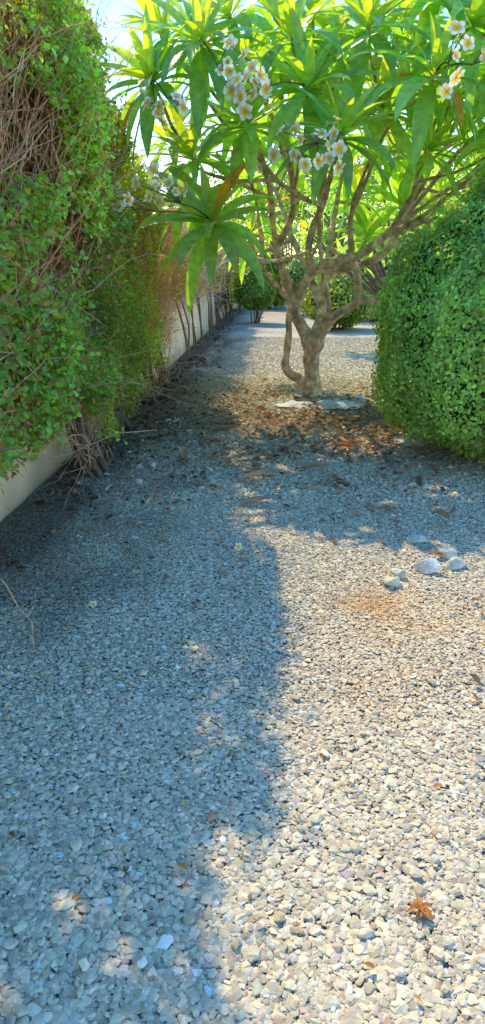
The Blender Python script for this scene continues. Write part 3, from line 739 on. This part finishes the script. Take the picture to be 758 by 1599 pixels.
bush('clipped_bush', (2.36, 6.10, 0), 1.48, 2.30, 1.02, 'large round clipped bush of small dark green leaves beside the frangipani', 'bush', M_bush, 150000, .032, (.32, .52, .145), 1, under=.05, core=.90, stems=12, lump=.21, new=.12, power=2.8, top_power=2.0)
bush('round_bush', (-.60, 21.4, 0), .56, 1.62, .95, 'small upright clipped bush at the far end of the path by the hedge', 'bush', M_bush, 9000, .06, (.17, .34, .06), 2, under=.38, core=.8, stems=9, lump=.3, power=2.1, detail=False, gold=.12)
bush('low_bush', (1.75, 19.4, 0), 1.05, 1.45, .7, 'loose low bush with reddish stems behind the frangipani trunk', 'bush', M_bush, 8000, .075, (.20, .34, .06), 3, under=.2, core=.72, stems=12, lump=.5, power=2, detail=False, gold=.2)
bush('pale_bush', (1.25, 25.5, 0), .95, 2.0, 1.1, 'pale sunlit round bush standing beyond the fork of the frangipani', 'bush', M_bush, 8000, .09, (.24, .38, .12), 4, under=.45, core=.8, stems=5, lump=.3, power=2, detail=False)
bush('far_bush', (3.6, 23.0, 0), 1.6, 2.3, 1.1, 'wide light green bush seen between the trunk and the big clipped bush', 'bush', M_bush, 12000, .10, (.20, .36, .06), 5, under=.15, core=.75, stems=6, lump=.5, power=2, detail=False, gold=.2)
bush('golden_bush', (-.2, 29.5, 0), 1.1, 2.5, 1.2, 'golden leaved bush glowing beyond the small upright bush', 'bush', M_bush, 8000, .11, (.32, .40, .05), 6, under=.2, core=.7, stems=5, lump=.5, power=2, detail=False, gold=.5)

# young frangipani trees further back, leaf mass behind the main trunk
def back_tree(base, tipsb, label, n=11, ln=.42):
    base = np.array(base, float); root = empty('young_frangipani', base); tag(root, label, 'tree', 'frangipani trees further back')
    a = Acc(); fork = base + np.array([0, 0, .55])
    tubes(a, catmull([base + np.array([0, 0, -.05]), base + np.array([.03, 0, .3]), fork], 5)[None], np.linspace(.09, .06, 11)[None], np.array([[.21, .17, .13]]), 8)
    T3 = [base + np.array(t) for t in tipsb]
    for t in T3:
        c = catmull([fork, fork * .55 + t * .45 + np.array([0, 0, -.1]), t], 6)
        tubes(a, c[None], np.linspace(.045, .018, len(c))[None], np.array([[.21, .18, .13]]), 7)
    a.build('trunk', M_bark, root, base, smooth=True)
    for t in T3:
        b = Acc(); o = t - fork
        rosette(b, t, nrm(np.array([o[0] * .3, o[1] * .3, .8])), n, ln); b.build('leaf_rosette', M_frang, root, base, smooth=True)
def tipset(n, rx, z0, z1, seed):
    r = np.random.default_rng(seed); return [(r.uniform(-rx, rx), r.uniform(-rx, rx), r.uniform(z0, z1)) for _ in range(n)]
back_tree((2.75, 14.6, 0), [(t[0] - 1.0, t[1], t[2]) for t in tipset(26, 1.2, 1.35, 3.2, 1)], 'young frangipani tree directly behind the main trunk, bright backlit leaves')
back_tree((3.6, 15.5, 0), tipset(26, 1.4, 1.5, 3.6, 2), 'young frangipani tree half hidden behind the big clipped bush')
back_tree((.6, 26.5, 0), tipset(16, 1.2, 1.7, 3.4, 3), 'distant young frangipani tree beyond the path end')

# distant trees and house
def crown_tree(base, h, rad, label, colr, seed):
    r = np.random.default_rng(seed); base = np.array(base, float); root = empty('garden_tree', base); tag(root, label, 'tree', 'trees beyond the garden')
    a = Acc(); tubes(a, catmull([base + np.array([0, 0, -.1]), base + np.array([.1, 0, h * .3]), base + np.array([0, .1, h * .6])], 6)[None], np.linspace(.2, .1, 13)[None], np.array([[.16, .12, .09]]), 8)
    for k in range(9):
        s = base + np.array([0, 0, h * r.uniform(.3, .55)]); e = base + np.array([r.normal(0, rad * .5), r.normal(0, rad * .5), h * r.uniform(.55, .95)])
        tubes(a, catmull([s, (s + e) / 2 + np.array([0, 0, -.15]), e], 5)[None], np.linspace(.07, .02, 11)[None], np.array([[.16, .12, .09]]), 6)
    a.build('trunk', M_twig, root, base, smooth=True)
    b = Acc(); cen = base + np.array([0, 0, h * .66]); n = 9000
    D = rdir(n, r) * r.uniform(.35, 1, (n, 1)) ** .6; Pn = cen + D * np.array([rad, rad, h * .36])
    Pn = Pn[vnoise(Pn * 1.1, seed) * .6 + vnoise(Pn * 2.7, seed + 1) * .4 > .40]; n = len(Pn)
    X, Y, Z = axes(nrm(r.normal(0, .6, (n, 3)) + np.array([0, 0, .6])), rdir(n, r))
    scatter(b, LEAF2, LEAF2F, Pn, X, Y, Z, .17 * r.uniform(.6, 1.3, n), np.array(colr)[None] * r.uniform(.6, 1.4, (n, 1)))
    b.build('crown', M_hedge, root, base)
crown_tree((2.6, 34, 0), 6.5, 2.6, 'broad leafy tree rising behind the frangipani crown', (.18, .32, .06), 301)
crown_tree((7.5, 33, 0), 6.8, 2.8, 'leafy tree beyond the white house corner', (.16, .30, .06), 302)

crown_tree((-1.2, 38, 0), 7.0, 3.0, 'leafy tree beyond the golden bush at the path end', (.22, .36, .06), 303)
house = empty('white_house', (6.2, 40, 0)); tag(house, 'white rendered house partly seen behind the trees beside the big bush', 'house')
a = Acc(); rounded_box(a, -2.2, 5.5, -3, 3, -.1, 3.6, (.78, .77, .76), rad=.05, seg=4); a.build('wall', M_plaster, house)
a = Acc(); rounded_box(a, -2.5, 5.8, -3.3, 3.3, 3.62, 3.9, (.70, .68, .66), rad=.06, seg=4); a.build('roof', M_plaster, house)
for x in (-.9, 2.4):
    a = Acc(); rounded_box(a, x, x + 1.3, -3.06, -3.01, 1.0, 2.3, (.70, .70, .70), rad=.02, seg=2); wf = a.build('window', M_plaster, house)
    a = Acc(); rounded_box(a, x + .08, x + 1.22, -3.075, -3.065, 1.08, 2.22, (.05, .07, .09), rad=.02, seg=2); a.build('pane', M_fabric, wf)
a = Acc(); rounded_box(a, -.2, .2, 0, 14, 0, 1.7, (.76, .745, .72), rad=.04, seg=4)
bw = a.build('boundary_wall', M_plaster, loc=(-2, 31.2, 0)); bw.rotation_euler = (0, 0, -math.pi / 2)
tag(bw, 'white boundary wall across the far end of the garden', 'wall')

# ------------------------------------------------------------------ pale rocks
def rock(x, y, sx, sy, sz, yaw, label, c, seed):
    r = np.random.default_rng(seed); bm = bmesh.new()
    for p in nrm(r.normal(size=(13, 3))): bm.verts.new(p * r.uniform(.85, 1.15))
    res = bmesh.ops.convex_hull(bm, input=bm.verts)
    bmesh.ops.delete(bm, geom=[g for g in res['geom_interior'] if isinstance(g, bmesh.types.BMVert)], context='VERTS')
    bmesh.ops.bevel(bm, geom=list(bm.edges), offset=.035, segments=1, affect='EDGES', profile=.6)
    bmesh.ops.triangulate(bm, faces=bm.faces); bmesh.ops.subdivide_edges(bm, edges=list(bm.edges), cuts=2, use_grid_fill=True)
    for v in bm.verts:
        q = np.array([v.co[:]]); k = float(vnoise(q * 2.6, seed)[0] - .5) * .18 + float(vnoise(q * 7, seed)[0] - .5) * .10; v.co *= 1 + k
        v.co.x *= sx * 1.12; v.co.y *= sy * 1.12; v.co.z *= sz * 1.0
    zmin = min(v.co.z for v in bm.verts)
    for v in bm.verts: v.co.z -= zmin * .6
    bmesh.ops.triangulate(bm, faces=bm.faces)
    bm.verts.index_update()
    a = Acc(); a.add([v.co[:] for v in bm.verts], [[v.index for v in f.verts] for f in bm.faces], c); bm.free()
    o = a.build('rock', M_rock, loc=(x, y, float(gz(x, y)[0]) + .004)); o.rotation_euler = (0, 0, yaw)
    tag(o, label, 'rock', 'pale rocks on the sunny gravel')
W_ = (.62, .60, .54)
rock(.875, 3.86, .058, .04, .036, .2, 'flat pale rock lying apart at the rim of the shade', (.55, .53, .46), 1)
rock(1.00, 3.64, .062, .045, .04, -.3, 'yellowish grey rock at the back of the pale rock pile', (.56, .55, .47), 2)
rock(1.015, 3.50, .055, .048, .045, .5, 'squat grey-white rock leaning on the biggest white rock', (.55, .54, .48), 3)
rock(.845, 3.43, .075, .055, .052, .25, 'biggest and whitest rock, in the middle of the pale rock group', (.68, .66, .61), 4)
rock(.69, 3.36, .04, .05, .05, .9, 'upright rock with a shaded flank, between the whitest rock and the flat one in front', (.58, .56, .50), 5)
rock(.635, 3.23, .058, .042, .034, -.2, 'low cream rock at the front of the group, by the rust stain', (.60, .59, .50), 6)

# ------------------------------------------------------------------ fabric sheets at the tree foot
def fabric(x, y, sx, sy, yaw, label, seed, c=(.50, .48, .60)):
    r = np.random.default_rng(seed); n = 22; g = np.linspace(-1, 1, n); A, B = np.meshgrid(g, g)
    ang = np.arctan2(B, A); rr = np.maximum(np.abs(A), np.abs(B)); rim = .72 + .55 * vnoise(np.c_[np.cos(ang).ravel() * 2, np.sin(ang).ravel() * 2, np.full(n * n, seed)], seed).reshape(n, n)
    px = np.cos(ang) * rr * rim * sx; py = np.sin(ang) * rr * rim * sy
    z = .012 + .05 * vnoise(np.c_[px.ravel() * 7, py.ravel() * 7, np.full(n * n, seed)], seed + 1).reshape(n, n) + .012 * vnoise(np.c_[px.ravel() * 25, py.ravel() * 25, np.full(n * n, 0)], 3).reshape(n, n) - .035 * rr ** 3
    idx = np.arange(n * n).reshape(n, n); q = np.stack([idx[:-1, :-1], idx[:-1, 1:], idx[1:, 1:], idx[1:, :-1]], -1).reshape(-1, 4)
    cc = np.array(c)[None] * (.75 + .4 * vnoise(np.c_[px.ravel() * 5, py.ravel() * 5, np.zeros(n * n)], seed + 5)[:, None])
    a = Acc(); a.add(np.c_[px.ravel(), py.ravel(), z.ravel()], np.concatenate([q[:, [0, 1, 2]], q[:, [0, 2, 3]]]), cc)
    o = a.build('ground_fabric', M_fabric, loc=(x, y, float(gz(x, y)[0])), smooth=True); o.rotation_euler = (0, 0, yaw)
    tag(o, label, 'fabric scrap', 'scraps of weed fabric by the frangipani')
fabric(.27, 8.15, .22, .20, .2, 'torn bluish white fabric scrap on the path side of the trunk foot', 1)
fabric(.76, 8.22, .27, .36, -.1, 'largest bluish white fabric scrap at the trunk foot', 2)
fabric(1.12, 8.45, .12, .16, .4, 'small fabric scrap between the trunk and the clipped bush', 3)
fabric(1.42, 8.45, .13, .15, 0, 'fabric scrap half under the flank of the clipped bush', 4)
fabric(1.30, 6.42, .17, .2, .3, 'pale fabric scrap at the bare foot of the clipped bush', 5, (.62, .61, .60))

# ------------------------------------------------------------------ dry leaves, blossoms, petals, twigs on the gravel
def dry_leaf(x, y, ln, yaw, label, c, curl=1.0, group='long dry frangipani leaves on the gravel', z=.022):
    ln *= .78; c = np.array(c) * 1.25
    a = Acc(); d = np.array([math.cos(yaw), math.sin(yaw), .12])
    big_leaf(a, (0, 0, 0), d, np.array([0, 0, 1.]), ln, ln * .24, .55, np.array(c), fold=.9, curl=curl * .5, segs=9)
    o = a.build('dry_leaf', M_dry, loc=(x, y, float(gz(x, y)[0]) + z), smooth=True); tag(o, label, 'dry leaf', group); return o
B1, B2, B3, B4 = (.34, .24, .17), (.26, .17, .11), (.42, .30, .18), (.20, .12, .075)
dry_leaf(-.22, 4.45, .30, .05, 'long tan dry leaf nearest the front edge of the shade', B1)
dry_leaf(-.24, 5.0, .36, .35, 'long grey tan dry leaf with a raised end, on the open shaded gravel', B3)
dry_leaf(.42, 4.95, .34, -.15, 'dark curled dry leaf with a bright rim in front of the clipped bush', B4, -1)
dry_leaf(.22, 5.35, .34, -.25, 'tan dry leaf lying across the shade in front of the leaf litter', B1)
dry_leaf(-.75, 5.6, .28, 1.9, 'curved pale dry leaf standing on edge on the dark gravel', B3, 1.5)
dry_leaf(-.62, 6.6, .40, .1, 'straight brown dry leaf in the dark shade of the path', B2)
dry_leaf(-.55, 7.15, .42, -.05, 'very long thin dry leaf at the edge of the tree litter', B1)
dry_leaf(.55, 6.1, .42, -.5, 'red brown curled dry leaf in the middle of the litter', (.36, .17, .09), 1.3)
dry_leaf(.74, 6.0, .30, 2.2, 'upturned pale orange dry leaf in the middle of the litter', (.46, .29, .16), 1.5)
dry_leaf(.98, 7.0, .40, .4, 'grey tan dry leaf lying toward the clipped bush', B1)
dry_leaf(.65, 7.3, .42, -.6, 'greyish curled dry leaf below the largest fabric scrap', (.30, .25, .18), 1.2)
dry_leaf(.10, 5.9, .26, 1.0, 'orange dry leaf by the sunny gap in the litter', (.48, .26, .12), 1.2)
dry_leaf(.30, 6.6, .3, .8, 'brown dry leaf lying in the sun patch before the trunk', B2, 1.2)
dry_leaf(1.55, 10.4, .35, .2, 'brown dry leaf alone on the sunny gravel behind the tree', B2)
dry_leaf(-1.22, 4.72, .13, 1.2, 'cream curled leaf by the wall foot next to the stems', (.55, .45, .33), 1.2)
dry_leaf(-1.25, 4.45, .14, .2, 'brown and cream crumpled leaf at the wall foot', (.45, .36, .28), 1.3)
dry_leaf(-.86, 4.42, .14, 1.3, 'tan curled leaf alone on the blue shaded gravel', (.55, .40, .24), 1.6)
# the star of dry leaves close by
star = empty('dry_sprig', (.392, 1.315, .016)); tag(star, 'rusty orange star shaped dry leaf whorl on the sunlit gravel', 'dry leaf')
a = Acc()
for an, ln in ((.2, .036), (1.5, .038), (2.6, .028), (3.4, .036), (4.5, .03), (5.35, .044), (5.8, .028)):
    d = np.array([math.cos(an), math.sin(an), .45]); a0 = Acc()
    big_leaf(a, (0, 0, .004), d, np.array([0, 0, 1.]), ln, ln * .46, .9, np.array([.40, .17, .05]) * random.uniform(.75, 1.25), fold=.7, curl=-.3, segs=6)
a.build('leaf', M_dry, star, (0, 0, 0), smooth=True)
a = Acc(); tubes(a, catmull([(0, 0, .006), (-.012, -.02, .014), (-.016, -.034, .006)], 4)[None], np.full((1, 9), .002), np.array([[.25, .13, .07]]), 5); a.build('stalk', M_twig, star)

# leaf fragments close by, orange
def bit(x, y, s, c, label):
    a = Acc(); an = random.random() * 6.28
    big_leaf(a, (0, 0, 0), np.array([math.cos(an), math.sin(an), .2]), np.array([0, 0, 1.]), s, s * .5, .8, np.array(c), fold=.6, curl=.5, segs=6)
    o = a.build('leaf_fragment', M_dry, loc=(x, y, float(gz(x, y)[0]) + .02), smooth=True); tag(o, label, 'dry leaf', 'dry leaf fragments on the gravel')
for (x, y, s, label) in ((.255, 1.15, .028, 'flat orange leaf fragment near the bottom edge below the star shaped whorl'), (.335, 1.09, .018, 'tiny orange leaf fragment at the bottom edge'), (.20, 1.36, .016, 'small orange fragment on the sunlit gravel level with the whorl'),
                      (-.24, 1.42, .035, 'tan leaf fragment on the shaded gravel by a bare twig'), (-.50, 1.30, .03, 'rusty leaf fragment in the sunny fleck'), (.52, 1.75, .03, 'long rusty leaf fragment at the edge of the sunny gravel')):
    bit(x, y, s, (.50, .25, .08), label)

# fallen white blossoms: copies of one
M_old = FM
spots = [(-.66, 5.62), (-.55, 6.9), (-.72, 6.55), (-.60, 6.4), (-.95, 5.25), (-1.05, 5.6), (-.45, 5.7), (-.62, 4.0), (-.48, 3.55), (-.74, 3.3), (-.35, 3.35), (-.80, 2.95), (-.62, 2.62), (-.88, 3.75), (-.18, 3.75), (-.33, 3.95), (-.80, 4.65)]
for k, (x, y) in enumerate(spots):
    o = bpy.data.objects.new('fallen_blossom', FMS[(0, 2, 5, 4)[k % 4]]); COL.objects.link(o)
    s_ = random.uniform(.018, .028); o.scale = (s_, s_, s_ * .7)
    o.location = (x + random.gauss(0, .03), y + random.gauss(0, .04), float(gz(x, y)[0]) + .028)
    o.rotation_euler = (random.gauss(0, .5), random.gauss(0, .5), random.random() * 6.28)
    tag(o, 'pale fallen frangipani blossom on the shaded gravel of the path', 'blossom', 'fallen blossoms on the shaded gravel')
def petal(x, y, s, c, label, group=None):
    a = Acc()
    for k in range(3):
        an = random.random() * 6.28
        big_leaf(a, (0, 0, .004 * k), np.array([math.cos(an), math.sin(an), .5]), np.array([0, 0, 1.]), s * random.uniform(.7, 1.1), s * .62, 1.0, np.array(c) * random.uniform(.8, 1.2), fold=.5, curl=.2, segs=5)
    o = a.build('bougainvillea_bract', M_petal, loc=(x, y, float(gz(x, y)[0]) + .022), smooth=True); tag(o, label, 'petal', 'red bracts on the gravel')
for (x, y, c, label) in ((-.70, 4.30, (.55, .07, .10), 'crimson bract on the blue gravel beside the tan curled leaf'), (-1.32, 4.12, (.55, .16, .17), 'faded red bract at the wall foot near the picture edge'), (-.15, 4.08, (.35, .035, .035), 'dark red bract near the shade edge of the path'),
                    (-.36, 2.95, (.35, .05, .04), 'dark red bract alone on the blue shaded gravel'), (.68, 4.10, (.50, .14, .06), 'orange red bract at the edge of the sunny gravel'), (.79, 4.05, (.50, .05, .08), 'bright red bract in the shade behind the flat pale rock'),
                    (-1.20, 5.45, (.42, .05, .08), 'deep red bract under the hedge shrub by the bare stems')):
    petal(x, y, .036, c, label)
# round pale stones by the stems
for k, (x, y, label) in enumerate(((-.98, 5.42, 'round white pebble on the dark gravel in front of the hedge'), (-1.09, 5.38, 'round white pebble closer to the red bract under the hedge'), (-1.02, 4.98, 'lumpy white pebble in front of the bare stems'))):
    V, F = hull(16, .7, 700 + k); a = Acc(); a.add(V * .04, F, (.62, .58, .52)); o = a.build('pebble', M_rock, loc=(x, y, float(gz(x, y)[0]) + .02)); tag(o, label, 'pebble', 'white pebbles by the hedge')
# bare twigs
for (x, y, an, ln, label) in ((-.22, 1.34, .9, .09, 'thin bare twig on the shaded gravel near the bottom edge'), (-.30, 5.15, .2, .4, 'long bare twig lying on the shaded gravel'), (1.45, 6.0, -.4, .55, 'dead bare twig under the front of the clipped bush'), (1.6, 5.75, .3, .5, 'curved dead twig poking out under the clipped bush')):
    a = Acc(); d = np.array([math.cos(an), math.sin(an), .03]); c = catmull([np.zeros(3), d * ln * .5 + np.array([0, .01, .02]), d * ln], 5)
    tubes(a, c[None], np.linspace(.006, .0025, len(c))[None] * (1 if ln > .2 else .5), np.array([[.28, .20, .14]]), 5)
    o = a.build('fallen_twig', M_twig, loc=(x, y, float(gz(x, y)[0]) + .022)); tag(o, label, 'twig')

# crumbled litter nobody could count: under the tree and along the hedge foot
a = Acc()
def litter(n, cx, cy, sx, sy, size, pal, zup=.03):
    p = np.c_[rng.normal(cx, sx, n), rng.normal(cy, sy, n)]
    p = p[(p[:, 0] > -1.7) & (np.hypot(p[:, 0] - .1, (p[:, 1] - 8.1) * .6) > .28)]; n = len(p)
    keep = vnoise(np.c_[p * 2.6, np.zeros(n)], 91) > .36; p = p[keep]; n = len(p)
    P_ = np.c_[p, gz(p[:, 0], p[:, 1]) + rng.uniform(.008, zup, n)]
    N_ = nrm(rng.normal(0, .45, (n, 3)) + np.array([0, 0, 1.])); X, Y, Z = axes(N_, rdir(n) * np.array([1, 1, .3]))
    C = np.array(pal)[rng.integers(0, len(pal), n)] * rng.uniform(.6, 1.3, (n, 1))
    S = size * np.clip(rng.gamma(4, .25, n), .3, 1.6); S = np.c_[S * .8, S, S * 3]
    scatter(a, LEAF6, LEAF6F, P_, X, Y, Z, S, C)
PAL = [(.40, .29, .20), (.48, .37, .27), (.28, .20, .15), (.56, .44, .32), (.44, .22, .14), (.66, .56, .45), (.30, .22, .17)]
litter(1900, .55, 7.0, .75, 1.1, .048, PAL, .05)
litter(700, .3, 6.0, .8, .6, .04, PAL, .04)
litter(800, .95, 8.2, .9, .9, .06, PAL, .04)
litter(500, -.5, 7.0, .5, 1.5, .045, [(.12, .08, .05), (.2, .13, .08), (.3, .24, .16)])
litter(900, -1.45, 6.6, .22, 2.0, .045, [(.10, .06, .04), (.16, .09, .06), (.22, .06, .05), (.25, .17, .11)], .035)
litter(350, -1.4, 12.5, .2, 4.5, .06, [(.06, .045, .035), (.1, .07, .05)], .05)
litter(170, .5, 6.8, .8, 1.0, .085, PAL, .05)
litter(1500, -.3, 6.6, .85, 1.6, .04, PAL, .03)
litter(160, .2, 3.2, 1.0, 1.3, .022, [(.40, .2, .09), (.3, .18, .1)], .03)
tag(a.build('leaf_litter', M_dry), kind='stuff')
